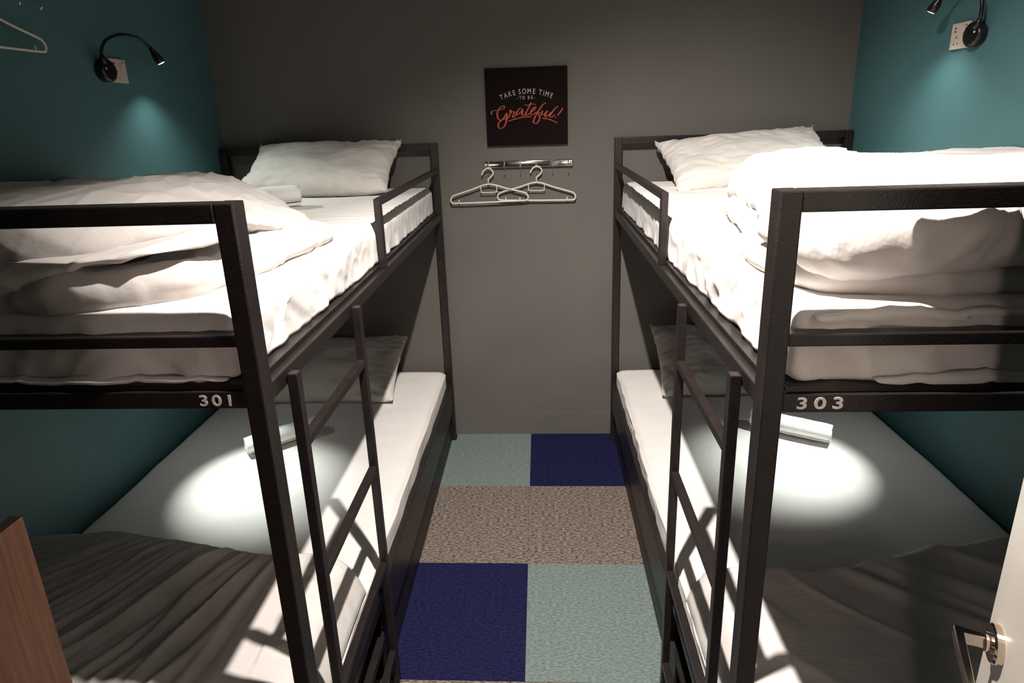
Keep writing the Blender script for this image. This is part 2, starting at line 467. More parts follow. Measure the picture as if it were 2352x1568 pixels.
def puff(outline, zb, zt, r, disp=None, N=220, Mi=46, K=14):
    """closed soft shell over an outline (x,y); zb/zt callables of (x,y); r edge radius in plan"""
    bm = bmesh.new()
    P = catmull([Vector((x, y, 0)) for x, y in outline], 14, True)
    # resample evenly
    L = [0]
    for i in range(len(P)): L.append(L[-1]+(P[(i+1) % len(P)]-P[i]).length)
    tot = L[-1]; Q = []; j = 0
    for i in range(N):
        t = tot*i/N
        while L[j+1] < t: j += 1
        f = (t-L[j])/(L[j+1]-L[j]); Q.append(P[j].lerp(P[(j+1) % len(P)], f))
    cen = sum(Q, Vector())/N
    area = sum(Q[i].x*Q[(i+1) % N].y-Q[(i+1) % N].x*Q[i].y for i in range(N))
    sg = 1 if area > 0 else -1
    nrm = []
    for i in range(N):
        t = (Q[(i+3) % N]-Q[i-3]).normalized(); nrm.append(Vector((-t.y, t.x, 0))*sg)  # inward
    def ringpts(d):
        return [Q[i]+nrm[i]*d for i in range(N)]
    rings = []
    for k in range(K+1):
        ph = -math.pi/2+math.pi*k/K
        rf = r if callable(r) else (lambda x, y: r)
        pts = [Q[i]+nrm[i]*rf(Q[i].x, Q[i].y)*(1-math.cos(ph)) for i in range(N)]
        row = []
        for p in pts:
            a, b = zb(p.x, p.y), zt(p.x, p.y)
            row.append(bm.verts.new((p.x, p.y, (a+b)/2+(b-a)/2*math.sin(ph))))
        rings.append(row)
    rf = r if callable(r) else (lambda x, y: r)
    inner = [Q[i]+nrm[i]*rf(Q[i].x, Q[i].y) for i in range(N)]
    for m in range(1, Mi):
        s_ = m/Mi
        row = []
        for p in inner:
            q = p.lerp(cen, s_)
            row.append(bm.verts.new((q.x, q.y, zt(q.x, q.y))))
        rings.append(row)
    for A, B in zip(rings[:-1], rings[1:]):
        for i in range(N): bm.faces.new((A[i], A[(i+1) % N], B[(i+1) % N], B[i]))
    c = bm.verts.new((cen.x, cen.y, zt(cen.x, cen.y)))
    for i in range(N): bm.faces.new((rings[-1][i], rings[-1][(i+1) % N], c))
    cb = bm.verts.new((cen.x, cen.y, zb(cen.x, cen.y)))
    for i in range(N): bm.faces.new((rings[0][(i+1) % N], rings[0][i], cb))
    bmesh.ops.recalc_face_normals(bm, faces=bm.faces)
    bm.normal_update()
    if disp: displace(bm, disp)
    for v in bm.verts: v.co.x = min(max(v.co.x, WL+.006), WR-.006)
    return bm
def join(bms):
    out = bmesh.new()
    for b in bms:
        me = bpy.data.meshes.new('t'); b.to_mesh(me); b.free(); out.from_mesh(me); bpy.data.meshes.remove(me)
    return out
def clampx(v, lo, hi):
    v.x = min(max(v.x, lo), hi); return v

# ---- upper left duvet: a rumpled heap; layers below, fat roll above, folded flap at the aisle
YL = -1.9625
def d_ul_low(c, n):
    v = c+n*(ridge(c.x*3+c.y*5, c.y*3-c.x*4, 1)*.009+nz(c.x*7, c.y*7, 4)*.008+crease(c.x*5-c.z*4, c.z*22-c.x*5, 6)*.007+crease(c.x*9+c.y*11, c.y*9-c.x*5, 7)*.004)
    v.z = max(v.z, 1.398); v.y = max(v.y, YL); return clampx(v, WL+.006, -.47)
low = puff([(-1.60, -1.925), (-1.2, -1.935), (-.95, -1.935), (-.76, -1.925), (-.63, -1.86), (-.57, -1.72), (-.535, -1.56), (-.53, -1.44), (-.60, -1.30), (-.78, -1.14), (-1.0, -1.05), (-1.3, -1.02), (-1.60, -1.04)],
           lambda x, y: 1.399, lambda x, y: 1.462-.012*sst(-.74, -.54, x), lambda x, y: .022+.03*sst(-1.85, -1.7, y), d_ul_low, N=420, Mi=70)
def d_fold(c, n):
    v = c+n*(nz(c.x*4, c.z*6+c.y*3, 61)*.012+crease(c.x*4-c.z*6, (c.z-.28*c.x)*26, 62)*.008+crease((c.z-.2*c.x)*14, c.x*9, 63)*.004)
    v.z = max(v.z, 1.399); v.y = max(v.y, YL); return clampx(v, WL+.006, -.47)
fold = puff([(-1.60, -1.94), (-1.2, -1.955), (-.92, -1.955), (-.70, -1.925), (-.60, -1.82), (-.62, -1.66), (-.8, -1.55), (-1.1, -1.5), (-1.60, -1.5)],
            lambda x, y: 1.401+.094*sst(-1.12, -.66, x), lambda x, y: 1.505, .028, d_fold, N=420, Mi=40)
def d_ul_roll(c, n):
    g = crease((c.x*.9+c.z*1.3)*6, c.y*1.6+c.z*2, 11, 4)
    f = sst(.0, -.6, n.y)
    v = c+n*(g*(.006+.006*f)+nz(c.x*3, c.y*4, 12)*.012+crease(c.x*13-c.z*12+c.y*5, c.y*4-c.x*3, 15)*.005+nz(c.x*18, c.y*16, c.z*12)*.002)
    v.z = max(v.z, 1.402); v.y = max(v.y, YL); return clampx(v, WL+.006, -.47)
def zt_roll(x, y):
    crest = 1.590-.008*sst(-1.0, -1.5, x)+.008*math.exp(-((x+1.08)/.2)**2)
    e = sst(-.98, -.60, x)
    return crest-(crest-1.525)*e-.02*sst(-1.45, -1.1, y)-.045*e*sst(-1.65, -1.38, y)
def zb_roll(x, y):
    return 1.478-.018*math.cos(x*6.0+1.5)*sst(-.95, -1.1, x)+.022*sst(-.85, -.58, x)-.078*sst(-.95, -.6, x)*sst(-1.65, -1.38, y)
roll = puff([(-1.60, -1.925), (-1.25, -1.94), (-1.0, -1.94), (-.84, -1.92), (-.72, -1.80), (-.64, -1.60), (-.575, -1.42), (-.575, -1.33), (-.64, -1.22), (-.76, -1.10), (-1.0, -1.03), (-1.28, -1.0), (-1.60, -1.02)],
            zb_roll, zt_roll, lambda x, y: .034+.045*sst(-1.85, -1.6, y), d_ul_roll, N=520, Mi=90, K=18)
def d_tongue(c, n):
    v = c+n*(crease((c.x+c.y*.5)*10, c.y*3, 21)*.007+nz(c.x*9, c.y*9, 22)*.006)
    v.z = max(v.z, 1.400); v.y = max(v.y, YL); return v
flap = puff([(-.80, -1.42), (-.70, -1.50), (-.585, -1.52), (-.535, -1.44), (-.53, -1.33), (-.58, -1.24), (-.70, -1.22), (-.82, -1.28)],
            lambda x, y: 1.402, lambda x, y: 1.447+.008*math.sin(y*20), .03, d_tongue, N=200, Mi=30)
o = bmo('duvet', join([low, fold, roll, flap]), M_DUVET, smooth=True, origin=(-1.05, -1.45, 1.40))
tag(o, 'rumpled white duvet heaped at the foot of the left upper bunk', 'duvet', 'white duvets')

# ---- upper right duvet: thick folded, brightly lit
def d_ur(c, n):
    fr = 1-sst(-1.80, -1.6, c.y)
    v = c+n*(nz(c.x*3.5, c.y*4, 31)*.016+nz(c.x*9, c.y*8, c.z*6)*.005)
    # vertical gathers across the front face
    if n.y < -.1:
        band = math.exp(-((c.z-1.515)/.05)**2)*sst(.55, .75, c.x)
        v += n*band*(crease((c.x-c.z*.25)*8, c.z*2.5, 33, 3.5)*.012+crease((c.x-c.z*.3)*17, c.z*3, 35)*.006)
    # scalloped leading edge
    v += n*crease(c.x*6+c.y*9, c.y*6-c.x*3, 36)*.005
    if c.x < .8: v += n*(ridge(c.y*11, c.z*9, 37)*.008+crease(c.y*14, c.z*12, 38)*.006)
    v.z = max(v.z, 1.404); v.y = max(v.y, -1.988); return clampx(v, .455, WR-.006)
ur = puff([(1.60, -1.945), (1.2, -1.965), (.9, -1.97), (.65, -1.96), (.535, -1.915), (.50, -1.78), (.545, -1.60), (.61, -1.42), (.635, -1.25), (.64, -1.10), (.72, -.985), (.9, -.955), (1.2, -.95), (1.60, -.96)],
          lambda x, y: 1.445-.010*sst(-1.3, -1.0, y), lambda x, y: 1.598+.006*math.sin(x*6+y*2)-.022*sst(-1.5, -1.05, y)-.055*sst(.75, .56, x), .07, d_ur, N=520, Mi=90, K=20)
ur2 = puff([(1.60, -1.90), (1.0, -1.925), (.62, -1.92), (.52, -1.86), (.49, -1.72), (.53, -1.55), (.60, -1.35), (.64, -1.18), (.75, -1.05), (1.1, -1.0), (1.6, -1.0)],
           lambda x, y: 1.401, lambda x, y: 1.45, .02, d_tongue, N=360, Mi=30)
lip = puff([(.70, -1.02), (.64, -1.08), (.61, -1.2), (.585, -1.35), (.60, -1.45), (.72, -1.42), (.80, -1.2), (.80, -1.05)],
           lambda x, y: 1.402, lambda x, y: 1.47+.01*math.sin(y*25), .035, d_tongue, N=120, Mi=20)
o = bmo('duvet', join([ur, ur2, lip]), M_DUVET, smooth=True, origin=(1.0, -1.45, 1.40))
tag(o, 'thick folded white duvet on the foot of the right upper bunk, glaringly lit', 'duvet', 'white duvets')

# ---- lower duvets: spread flat over the foot of the bed and dropping over its end
def lower_duvet(side, label):
    s = 1 if side == 'L' else -1
    xa = XL if side == 'L' else XR
    wall = WL+.012 if side == 'L' else WR-.012
    seed = 41 if side == 'L' else 53
    dy = 0 if side == 'L' else -.027
    bm = bmesh.new(); nx, ny = 190, 150
    def far(x):
        if side == 'L': return -1.47+.075*sst(-.8, -1.35, x)+.012*nz(x*6, 1, 3)-.03*sst(-.65, -.45, x)
        return -1.50+.10*sst(.85, 1.3, x)+.012*nz(x*6, 1, 5)+.012*math.sin(x*14)
    top = []; bot = []
    for j in range(ny+1):
        rt_, rb_ = [], []
        for i in range(nx+1):
            u, t = i/nx, j/ny
            x_in = xa-s*.038
            x = x_in+(wall-x_in)*u
            f = far(x)
            y = f+(-2.022+dy-f)*t
            # height: rises from the far hem, crowns, drops at aisle side and foot end
            z = .43+.085*sst(0, .14, t)
            if side == 'L': z += .030*math.exp(-((x+1.15)/.28)**2)+.012
            else: z += .035*math.exp(-((x-1.30)/.25)**2)*(1-.4*t)+.004
            z -= .06*math.exp(-abs(x-x_in)/.035)
            dd = math.hypot(x-(-1.2 if side == 'L' else .80), 0)
            if side == 'L':
                # fan of gathers radiating from the far left
                ang = math.atan2(x+.60, -(y+1.02))*11+nz(x*2, y*2, 70)*.8
                rr_ = math.hypot(x+.60, y+1.02)*1.6
                a_ = sst(-.62, -.85, x)
                z += a_*(ridge(ang, rr_, seed)*.020+ridge(ang*2.1, rr_*1.3, seed+3)*.010)*sst(.05, .3, t)
                z += .014*math.exp(-((x+.83-(y+1.48)*.55)/.035)**2)*sst(.05, .3, t)+a_*crease(ang*1.4, rr_, seed+9, 4)*.012*sst(.05, .3, t)
            else:
                q = (x-.78)+(y+1.5)*1.25
                z += .016*math.exp(-((q+.03)/.035)**2)*sst(0, .2, t)+.014*math.exp(-((q-.14)/.04)**2)*sst(0, .3, t)+.012*math.exp(-((q-.34)/.05)**2)
                z += nz(x*5+y*4, y*3, seed)*.010+crease(q*5, (x-y)*1.3, seed+2)*.006
            if u < .14:
                z += .006*ridge(y*17, x*7, seed+6)
            z += nz(x*3, y*3, seed)*.010
            yy = y
            if t > .86:                         # drop over the foot end
                q = (t-.86)/.14
                z -= .17*q**1.6
                yy = y-.006*math.sin(q*3.1)+.008*ridge(x*13, 2, seed)*q
            x2 = x
            if u < .05:
                z -= .055*(1-u/.05)**1.5
                x2 = x+s*.012*(1-u/.05)
            h = .055*min(1, 4*t+.15)*min(1, u*8+.2)
            zb = max(z-.012-h*.6, .428) if (t < .86 and u >= .05) else z-.012
            if t < .86 and u >= .05: z = max(z, .436)
            zb = min(zb, z-.004)
            rt_.append(bm.verts.new((x2, yy, z))); rb_.append(bm.verts.new((x2-(s*.006 if u < .05 else 0), yy+(.010 if t > .86 else 0), zb)))
        top.append(rt_); bot.append(rb_)
    for j in range(ny):
        for i in range(nx):
            bm.faces.new((top[j][i], top[j][i+1], top[j+1][i+1], top[j+1][i]))
            bm.faces.new((bot[j][i], bot[j+1][i], bot[j+1][i+1], bot[j][i+1]))
    for i in range(nx):
        bm.faces.new((top[0][i], bot[0][i], bot[0][i+1], top[0][i+1])); bm.faces.new((top[ny][i], top[ny][i+1], bot[ny][i+1], bot[ny][i]))
    for j in range(ny):
        bm.faces.new((top[j][0], top[j+1][0], bot[j+1][0], bot[j][0])); bm.faces.new((top[j][nx], bot[j][nx], bot[j+1][nx], top[j+1][nx]))
    o = bmo('duvet', bm, M_DUVET, smooth=True, origin=(xa-s*.5, -1.75, .43))
    tag(o, label, 'duvet', 'white duvets')
lower_duvet('L', 'pleated duvet in shade on the foot of the left lower bunk')
lower_duvet('R', 'smooth duvet in deep shade on the foot of the right lower bunk')

# ---- pillows
def pillow(name, w_, d_, h_, loc, rot, label, seed, ears=.05):
    bm = bmesh.new(); n, m = 60, 44
    T, B = [], []
    def prof(u, v):
        a = max(0, 1-abs(u)**2.6); b = max(0, 1-abs(v)**2.6)
        return (a*b)**.48
    for j in range(m+1):
        rt_, rb_ = [], []
        for i in range(n+1):
            u, v = 2*i/n-1, 2*j/m-1
            # concave edges with ear corners
            x = u*w_/2*(1-ears*(1-v*v)*abs(u)**2)
            y = v*d_/2*(1-ears*1.5*(1-u*u)*abs(v)**2)
            p_ = prof(u, v)
            cr = min(1, (abs(u)**6+abs(v)**6))
            wz = ridge(u*5+v*3, v*6-u*2, seed)*.011*(1-p_*.6)+nz(u*2.3, v*2.3, seed)*.02*p_
            wz += crease(u*3.5+v*1.5, v*4-u, seed+6)*.006*cr
            corner = max(0, abs(u)+abs(v)-1.35)
            wz += corner*.02*ridge((u-v)*7, (u+v)*4, seed+2)
            zt = h_/2*p_+wz; zb = -h_/2*p_*.8+wz*.5*cr
            if i in (0, n) or j in (0, m): zb = zt-.004
            rt_.append(bm.verts.new((x, y, zt))); rb_.append(bm.verts.new((x, y, min(zb, zt-.004))))
        T.append(rt_); B.append(rb_)
    for j in range(m):
        for i in range(n):
            bm.faces.new((T[j][i], T[j][i+1], T[j+1][i+1], T[j+1][i]))
            bm.faces.new((B[j][i], B[j+1][i], B[j+1][i+1], B[j][i+1]))
    for i in range(n):
        bm.faces.new((T[0][i], B[0][i], B[0][i+1], T[0][i+1])); bm.faces.new((T[m][i], T[m][i+1], B[m][i+1], B[m][i]))
    for j in range(m):
        bm.faces.new((T[j][0], T[j+1][0], B[j+1][0], B[j][0])); bm.faces.new((T[j][n], B[j][n], B[j+1][n], T[j+1][n]))
    o = bmo('pillow', bm, M_PILLOW, smooth=True)
    o.location = loc; o.rotation_euler = [R(a) for a in rot]
    return tag(o, label, 'pillow', 'white pillows')
pillow('pillow', .70, .40, .15, (-.955, -.225, 1.512), (30, 0, 0), 'white pillow leaning on the headboard of the left upper bunk', 2, .06)
pillow('pillow', .74, .40, .15, (.985, -.235, 1.500), (27, -4, 3), 'white pillow leaning on the headboard of the right upper bunk', 5, .06)
pillow('pillow', .74, .42, .14, (-1.02, -.27, .527), (26, 0, 0), 'grey-shaded pillow at the wall end of the left lower bunk', 8, .05)
pillow('pillow', .74, .42, .14, (.975, -.25, .55), (32, 0, 0), 'shaded pillow at the wall end of the right lower bunk', 11, .05)

# ---- rolled towels
def towel(loc, rotz, length, r, label, seed):
    bm = bmesh.new()
    turns, thick = 3.2, .0105
    pts = []
    n = 90
    for i in range(n+1):
        a = 2*math.pi*turns*i/n
        rr = r-(r-.008)*(i/n)
        pts.append((rr*math.cos(a-1.9), rr*.86*math.sin(a-1.9)))
    nl = 14
    rows = []
    for k in range(nl+1):
        x = -length/2+length*k/nl
        row = []
        for i, (a, b) in enumerate(pts):
            end = abs(2*k/nl-1)**6
            bulge = 1+.03*nz(k*.5, i*.1, seed)-.06*end
            row.append((x+nz(i*.3, seed, 0)*.004*end, a*bulge, b*bulge))
        rows.append(row)
    def sh(row, d):
        out = []
        for i in range(len(row)):
            p = row[i]; rl = math.hypot(p[1], p[2]) or 1
            out.append((p[0], p[1]*(1-d/rl), p[2]*(1-d/rl)))
        return out
    O = [[bm.verts.new(p) for p in row] for row in rows]
    I = [[bm.verts.new(p) for p in sh(row, thick*.75)] for row in rows]
    for k in range(nl):
        for i in range(n):
            bm.faces.new((O[k][i], O[k][i+1], O[k+1][i+1], O[k+1][i]))
            bm.faces.new((I[k][i], I[k+1][i], I[k+1][i+1], I[k][i+1]))
    for k in (0, nl):
        for i in range(n): bm.faces.new((O[k][i], O[k][i+1], I[k][i+1], I[k][i]))
    for k in range(nl):
        bm.faces.new((O[k][0], O[k+1][0], I[k+1][0], I[k][0])); bm.faces.new((O[k][n], I[k][n], I[k+1][n], O[k+1][n]))
    o = bmo('rolled_towel', bm, M_TOWEL, smooth=True)
    o.location = loc; o.rotation_euler = (0, 0, R(rotz))
    return tag(o, label, 'towel', 'rolled white towels')
towel((-1.035, -.785, .470), 38, .30, .044, 'rolled white towel under the light on the left lower bunk', 1)
towel((1.06, -.735, .472), -28, .30, .046, 'rolled white towel under the light on the right lower bunk', 2)
towel((-1.03, -.70, 1.452), 28, .30, .050, 'rolled white towel behind the duvet on the left upper bunk', 3)

# ---------------------------------------------------------------- reading lamps and sockets
def socket(side, y, z, label):
    s = 1 if side == 'L' else -1
    wx = WL if side == 'L' else WR
    org = Vector((wx, y, z)); root = empty('wall_socket', org, label, 'socket', 'wall sockets')
    def P(name, a, b, m, par, bev=.001):
        lo = Vector([min(a[i], b[i]) for i in range(3)]); hi = Vector([max(a[i], b[i]) for i in range(3)])
        return boxo(name, lo, hi, m, par, bev)
    pl = P('face_plate', (0, -.043, -.043), (s*.009, .043, .043), M_SOCKET, root, .003)
    e = s*.0095
    for (yy, zz, a, b) in ((-.022, .026, .008, .004), (-.022, .015, .008, .004), (-.012, -.004, .003, .008), (-.022, -.026, .004, .004), (-.003, -.026, .004, .004)):
        P('slot', (s*.0085, s*yy-a/2*1.2, zz-b/2), (e, s*yy+a/2*1.2, zz+b/2), M_BLACK, pl, 0)
    P('rocker_switch', (s*.0085, s*.010, .006), (s*.0125, s*.026, .030), M_SOCKET, root, .0015)
    P('indicator', (s*.0085, s*.028, .030), (s*.010, s*.032, .034), M_BLACK, root, 0)
    return root
SL = (-.665, 1.935); SR = (-.681, 1.940)
socket('L', -.665, 1.935, 'white socket plate behind the reading lamp on the left teal wall')
socket('R', -.681, 1.940, 'white socket plate behind the reading lamp on the right teal wall')

def rdg_lamp(side, base, neck, tip, aim, power, size, label, spill=12, tilt=.22, scone=116):
    wx = WL if side == 'L' else WR
    s = 1 if side == 'L' else -1
    root = empty('reading_lamp', base, label, 'lamp', 'gooseneck reading lamps')
    base = Vector(base)
    L = lambda p: Vector(p)-base
    bm = bmesh.new()
    M_ = Matrix.Rotation(R(90*s), 4, 'Y')
    lathe(bm, [(0, 0), (.036, 0), (.040, .004), (.040, .022), (.037, .029), (.028, .032), (0, .033)], 32, M_)
    bmo('base', bm, M_BLACK, root, smooth=True)
    bm = bmesh.new(); lathe(bm, [(0, .0325), (.004, .0325), (.004, .0345), (0, .0345)], 12, Matrix.Translation((0, -s*.0, 0)) @ M_)
    bmesh.ops.translate(bm, verts=bm.verts, vec=(0, -.022, .006))
    bmo('button', bm, M_SOCKET, root)
    pts = catmull([L(p) for p in neck], 8)
    bm = bmesh.new(); tube(bm, pts, .0056, 12)
    bmo('gooseneck', bm, M_BLACK, root, smooth=True)
    # tapered collar where the neck leaves the base
    bm = bmesh.new(); d = (pts[4]-pts[0]).normalized()
    tube(bm, [pts[0]-d*.004, pts[0]+d*.010, pts[0]+d*.028], [.013, .010, .0058], 14)
    bmo('collar', bm, M_BLACK, root, smooth=True)
    end = pts[-1]; ax = (L(tip)-end).normalized(); ln = (L(tip)-end).length
    q = ax.to_track_quat('Z', 'Y').to_matrix().to_4x4(); q.translation = end
    bm = bmesh.new()
    lathe(bm, [(0, -.004), (.006, -.004), (.0085, ln*.15), (.0145, ln*.45), (.0165, ln*.7), (.0165, ln*.93), (.0150, ln), (.0125, ln), (.012, ln-.004), (0, ln-.004)], 24, q)
    hd = bmo('lamp_head', bm, M_BLACK, root, smooth=True)
    bm = bmesh.new(); lathe(bm, [(0, ln-.0035), (.0122, ln-.0035), (.0122, ln+.0008), (.008, ln+.002), (0, ln+.0024)], 20, q)
    ls = bmo('lens', bm, M_LED, hd, smooth=True)
    a = (Vector(aim)-Vector(tip)).normalized()
    light('reading_lamp_light', 'SPOT', Vector(tip)+ax*.006, power, COOL, .010, aim, size, 1.0)
    light('reading_lamp_spill', 'SPOT', Vector(tip)+ax*.006, spill, COOL, .010, Vector(tip)+Vector((tilt*s, .02, -1)), scone, 1.0)
    return root
rdg_lamp('L', (WL, -.742, 1.930), [(-1.492, -.772, 1.957), (-1.487, -.776, 1.996), (-1.48, -.747, 2.035), (-1.47, -.676, 2.060), (-1.455, -.608, 2.054), (-1.44, -.571, 2.023)],
         (-1.42, -.551, 1.969), (-.86, -.62, 1.40), 9, 60, 'black gooseneck reading lamp on the left teal wall')
rdg_lamp('R', (WR, -.766, 1.934), [(1.494, -.790, 1.955), (1.49, -.808, 1.990), (1.485, -.802, 2.045), (1.47, -.765, 2.088), (1.452, -.716, 2.092), (1.432, -.690, 2.066)],
         (1.418, -.668, 2.022), (1.10, -.80, 1.40), 9, 60, 'black gooseneck reading lamp on the right teal wall')
rdg_lamp('L', (WL, -.742, 1.060), [(-1.492, -.772, 1.085), (-1.487, -.790, 1.12), (-1.47, -.800, 1.150), (-1.43, -.815, 1.165), (-1.38, -.83, 1.150), (-1.35, -.845, 1.120)],
         (-1.325, -.86, 1.070), (-1.03, -1.05, .43), 54, 51, 'black reading lamp above the left lower mattress', 2.2, .2, 112)
rdg_lamp('R', (WR, -.766, 1.060), [(1.494, -.790, 1.085), (1.49, -.808, 1.12), (1.47, -.82, 1.150), (1.43, -.83, 1.165), (1.38, -.84, 1.150), (1.35, -.845, 1.120)],
         (1.325, -.85, 1.070), (.99, -.93, .43), 54, 51, 'black reading lamp above the right lower mattress', 2.2, .2, 112)

# ---------------------------------------------------------------- hook rack and hangers
def rack(loc, rotz, label):
    root = empty('hook_rack', loc, label, 'hook rack', 'chrome hook racks')
    bm = bmesh.new(); box(bm, (-.218, -.022, -.017), (.218, -.004, .017), .006, 3)
    bar = bmo('bar', bm, M_CHROME, root)
    for p in bar.data.polygons: p.use_smooth = True
    bm = bmesh.new(); box(bm, (-.19, -.006, -.01), (.19, 0, .01), .001); bmo('wall_bracket', bm, M_CHROME, root)
    for x in (-.196, -.118, -.039, .039, .118, .196):
        bm = bmesh.new(); box(bm, (x-.0025, -.0245, -.0165), (x+.0025, -.0215, .0165), .0008)
        tube(bm, catmull([(x, -.023, -.012), (x, -.024, -.028), (x, -.027, -.040), (x, -.035, -.044), (x, -.041, -.036)], 6), .0017, 8)
        bmo('hook', bm, M_CHROME, root, smooth=False)
    root.rotation_euler = (0, 0, rotz)
    return root
rack((.002, 0, 1.496), 0, 'chrome six hook rail below the grateful sign')
rack((WL, -1.20, 2.135), R(90), 'chrome hook rail above the hanger on the left teal wall')
def hanger(loc, rotz, roty, label):
    root = empty('clothes_hanger', loc, label, 'clothes hanger', 'cream plastic clothes hangers')
    V = lambda L: [Vector((a, 0, b)) for a, b in L]
    bm = bmesh.new()
    body = catmull(V([(0, 0), (.090, -.0245), (.170, -.047), (.186, -.056), (.193, -.069), (.190, -.081), (.178, -.087), (.09, -.0885), (0, -.089), (-.09, -.0885), (-.178, -.087), (-.190, -.081), (-.193, -.069), (-.186, -.056), (-.170, -.047), (-.090, -.0245)]), 6, True)
    tube(bm, body, .0042, 10, True)
    fr = bmo('frame', bm, M_PLASTIC, root, smooth=True)
    bm = bmesh.new()
    tube(bm, [Vector((0, 0, -.002)), Vector((0, 0, .022))]+catmull(V([(.001, .027), (.014, .036), (.024, .047), (.025, .060), (.017, .072), (.003, .077), (-.012, .073), (-.023, .063), (-.030, .046)]), 6), .0040, 10)
    bmo('hook', bm, M_PLASTIC, root, smooth=True)
    bm = bmesh.new()
    tube(bm, catmull(V([(-.040, -.0115), (-.038, -.034), (-.034, -.040), (.034, -.040), (.038, -.034), (.040, -.0115)]), 5), .0026, 8)
    bmo('inner_loop', bm, M_PLASTIC, root, smooth=True)
    for x in (-.152, .152):
        bm = bmesh.new(); tube(bm, [(x, 0, -.088), (x, 0, -.072)], .003, 8); bmo('notch', bm, M_PLASTIC, root, smooth=True)
    root.rotation_euler = (0, roty, rotz)
    return root
hanger((-.196, -.0345, 1.403), 0, R(-1.0), 'cream plastic hanger on the left end of the chrome hook rail')
hanger((.041, -.026, 1.405), 0, R(1.3), 'cream plastic hanger on the fourth hook of the chrome rail')
hanger((WL+.036, -1.212, 2.052), R(90), R(0), 'cream plastic hanger on the left teal wall beside the lamp')

# ---------------------------------------------------------------- printed sign
sg_ = empty('wall_sign', (.001, 0, 1.7645), 'square black sign with orange script on the grey back wall', 'sign')
o0 = Vector((.001, 0, 1.7645))
boxo('board', (-.196, -.020, -.1795), (.196, 0, .1795), M_BOARD, sg_, .0015)
def text_mesh(ch, size):
    cu = bpy.data.curves.new('t', 'FONT'); cu.body = ch; cu.size = size; cu.align_x = 'CENTER'; cu.extrude = .0004; cu.offset = .0003
    tmp = bpy.data.objects.new('tmp_text', cu); COL.objects.link(tmp); bpy.context.view_layer.update()
    me = bpy.data.meshes.new_from_object(tmp.evaluated_get(bpy.context.evaluated_depsgraph_get())); bpy.data.objects.remove(tmp)
    return me
bm = bmesh.new()
def put(ch, x, z, ang, size, sx=.8):
    me = text_mesh(ch, size); b2 = bmesh.new(); b2.from_mesh(me); bpy.data.meshes.remove(me)
    for v in b2.verts:
        a, b, c = v.co.x*sx, v.co.y, v.co.z
        v.co = Vector((x+a*math.cos(ang)-b*math.sin(ang), -.0204-c, z+a*math.sin(ang)+b*math.cos(ang)))
    me = bpy.data.meshes.new('t'); b2.to_mesh(me); b2.free(); bm.from_mesh(me); bpy.data.meshes.remove(me)
# first line on an arc
line = 'TAKE SOME TIME'
xs = [-.113, -.094, -.074, -.055, None, -.029, -.008, .015, .037, None, .066, .081, .097, .117]
for ch, x in zip(line, xs):
    if x is None: continue
    z = 1.835-1.75*(x-.002)**2
    put(ch, x-.001, z-.0105-o0.z, -math.atan(3.4*(x-.002))*.95, .0335, .74)
for ch, x in zip('-TO BE-', [-.042, -.029, -.013, None, .011, .026, .038]):
    if x is None: continue
    put(ch, x, 1.7995-o0.z, 0, .0215 if ch != '-' else .020, .72)
bmo('lettering', bm, M_CREAM, sg_)
STK = {'G': [(-0.169, 1.734), (-0.167, 1.747), (-0.157, 1.752), (-0.141, 1.753), (-0.124, 1.755), (-0.111, 1.758), (-0.105, 1.764), (-0.109, 1.772), (-0.118, 1.769), (-0.13, 1.76), (-0.138, 1.748), (-0.141, 1.73), (-0.136, 1.714), (-0.126, 1.706), (-0.112, 1.713), (-0.102, 1.727), (-0.094, 1.739)], 'G2': [(-0.094, 1.739), (-0.095, 1.721), (-0.1, 1.694), (-0.108, 1.678), (-0.121, 1.669), (-0.134, 1.67), (-0.138, 1.685), (-0.13, 1.699), (-0.112, 1.71), (-0.093, 1.713), (-0.084, 1.723), (-0.077, 1.739), (-0.079, 1.753)], 'r': [(-0.079, 1.753), (-0.073, 1.747), (-0.074, 1.741), (-0.064, 1.744), (-0.057, 1.742), (-0.063, 1.731), (-0.067, 1.72), (-0.061, 1.718), (-0.051, 1.727), (-0.044, 1.737)], 'a': [(-0.017, 1.751), (-0.029, 1.758), (-0.041, 1.748), (-0.049, 1.734), (-0.044, 1.729), (-0.029, 1.739), (-0.017, 1.751), (-0.022, 1.731), (-0.016, 1.725), (-0.004, 1.734)], 't': [(0.024, 1.783), (0.012, 1.761), (-0.003, 1.734), (0.0, 1.725), (0.011, 1.73), (0.019, 1.737)], 'tb': [(-0.01, 1.775), (-0.001, 1.771), (0.016, 1.774), (0.035, 1.776), (0.046, 1.772)], 'e': [(0.019, 1.738), (0.034, 1.747), (0.045, 1.757), (0.039, 1.762), (0.024, 1.746), (0.019, 1.732), (0.029, 1.726), (0.043, 1.735), (0.056, 1.741)], 'f': [(0.094, 1.779), (0.079, 1.771), (0.064, 1.752), (0.047, 1.727), (0.035, 1.703), (0.033, 1.692), (0.044, 1.685), (0.057, 1.695), (0.063, 1.714), (0.06, 1.725), (0.056, 1.731), (0.069, 1.736)], 'u': [(0.079, 1.744), (0.072, 1.732), (0.074, 1.724), (0.086, 1.728), (0.1, 1.742), (0.089, 1.724), (0.092, 1.715), (0.106, 1.724), (0.119, 1.736)], 'l': [(0.153, 1.761), (0.138, 1.753), (0.119, 1.729), (0.111, 1.718), (0.119, 1.712), (0.136, 1.724)], 'x': [(0.174, 1.752), (0.161, 1.734), (0.148, 1.719)], 'd': [(0.139, 1.713), (0.138, 1.709)], 'u1': [(-0.088, 1.701), (-0.056, 1.709), (-0.019, 1.717), (0.024, 1.718)], 'u2': [(0.074, 1.71), (0.111, 1.702), (0.148, 1.685)]}
bm = bmesh.new()
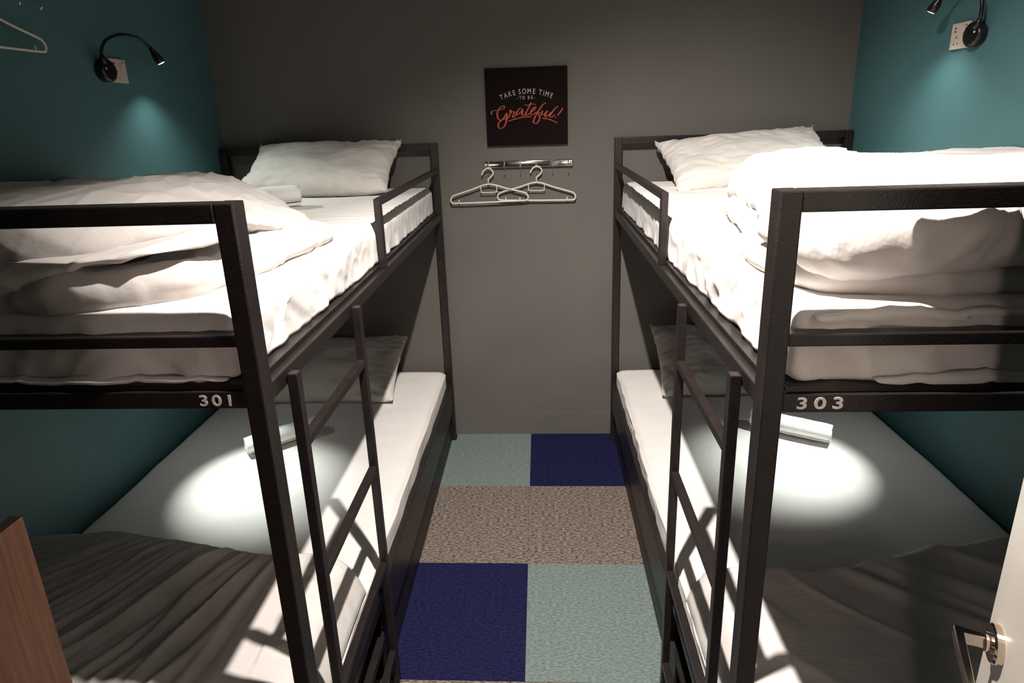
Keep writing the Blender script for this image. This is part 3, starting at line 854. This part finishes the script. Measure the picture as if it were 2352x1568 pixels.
for k_, pts in STK.items():
    P = catmull([Vector((a-.001, -.0206, b-o0.z)) for a, b in pts], 6)
    rad = []
    for i in range(len(P)):
        d = P[min(i+1, len(P)-1)]-P[max(i-1, 0)]
        down = abs(d.z)/(d.length+1e-9)
        r_ = .0017+.0026*down**2
        if k_ in ('u1', 'u2'): r_ = .0024
        if k_ in ('tb',): r_ = .0017
        if k_ == 'd': r_ = .0034
        rad.append(r_)
    tube(bm, P, rad, 8, flat=((0, 1, 0), .15))
bmo('script_lettering', bm, M_ORANGE, sg_, smooth=True)

# ---------------------------------------------------------------- wooden panel at the entrance
px0 = -.826
root = empty('wooden_panel', (px0-.02, -2.52, 0), 'brown wood grain panel end near the camera at lower left', 'panel')
off = Vector((px0-.02, -2.52, 0))
boxo('side_board', (px0-.022, YF+.01, 0), (px0, -2.1, 1.095), M_WOOD, root, .0008, off)
boxo('edge_band', (px0-.022, YF+.012, 1.0952), (px0-.001, -2.101, 1.0965), M_DARK, root, 0, off)
boxo('inner_board', (px0-.050, YF+.01, 0), (px0-.0225, -2.115, 1.090), M_GREYTOP, root, .001, off)

# ---------------------------------------------------------------- the open door at the right
e = Vector((.690, -2.200, 0)); dirv = Vector((-.43, -.903, 0)).normalized(); nv = Vector((-.903, .43, 0)).normalized()
Md = Matrix((dirv, -nv, Vector((0, 0, 1)))).transposed().to_4x4(); Md.translation = e
droot = bpy.data.objects.new('door_1', None); COL.objects.link(droot); droot.matrix_world = Md; droot['kind'] = 'structure'
# local x from free edge to hinge, -y out of the aisle face, z up
bm = bmesh.new(); box(bm, (0, 0, .008), (.74, .040, 2.06), .002)
leaf = bmo('door_leaf', bm, M_DOOR, droot)
hz = 1.012; hx = .052
bm = bmesh.new()
lathe(bm, [(0, 0), (.026, 0), (.026, .008), (.024, .0105), (.012, .011), (0, .011)], 36, Matrix.Translation((hx, 0, hz)) @ Matrix.Rotation(R(90), 4, 'X'))
hd = bmo('door_handle', bm, M_STEEL, leaf, smooth=False)
hd['label'] = 'polished steel lever handle with round rose'
for p in hd.data.polygons: p.use_smooth = False
bm = bmesh.new()
lathe(bm, [(0, .010), (.0125, .010), (.0125, .0165), (0, .0165)], 28, Matrix.Translation((hx, 0, hz)) @ Matrix.Rotation(R(90), 4, 'X'))
# mitred flat bar lever
bars = [(hx-.0045, -.016), (hx+.0045, -.016), (hx+.0045, -.0425), (hx+.128, -.0425), (hx+.128, -.051), (hx-.0045, -.051)]
lo_ = [bm.verts.new((a, b, hz-.0088)) for a, b in bars]; hi_ = [bm.verts.new((a, b, hz+.0088)) for a, b in bars]
bm.faces.new(lo_[::-1]); bm.faces.new(hi_)
for k in range(6): bm.faces.new((lo_[k], lo_[(k+1) % 6], hi_[(k+1) % 6], hi_[k]))
bmesh.ops.bevel(bm, geom=list({e_ for v_ in lo_+hi_ for e_ in v_.link_edges}), offset=.0016, segments=2, profile=.6, affect='EDGES')
bmo('lever', bm, M_STEEL, leaf)['label'] = 'polished steel lever'
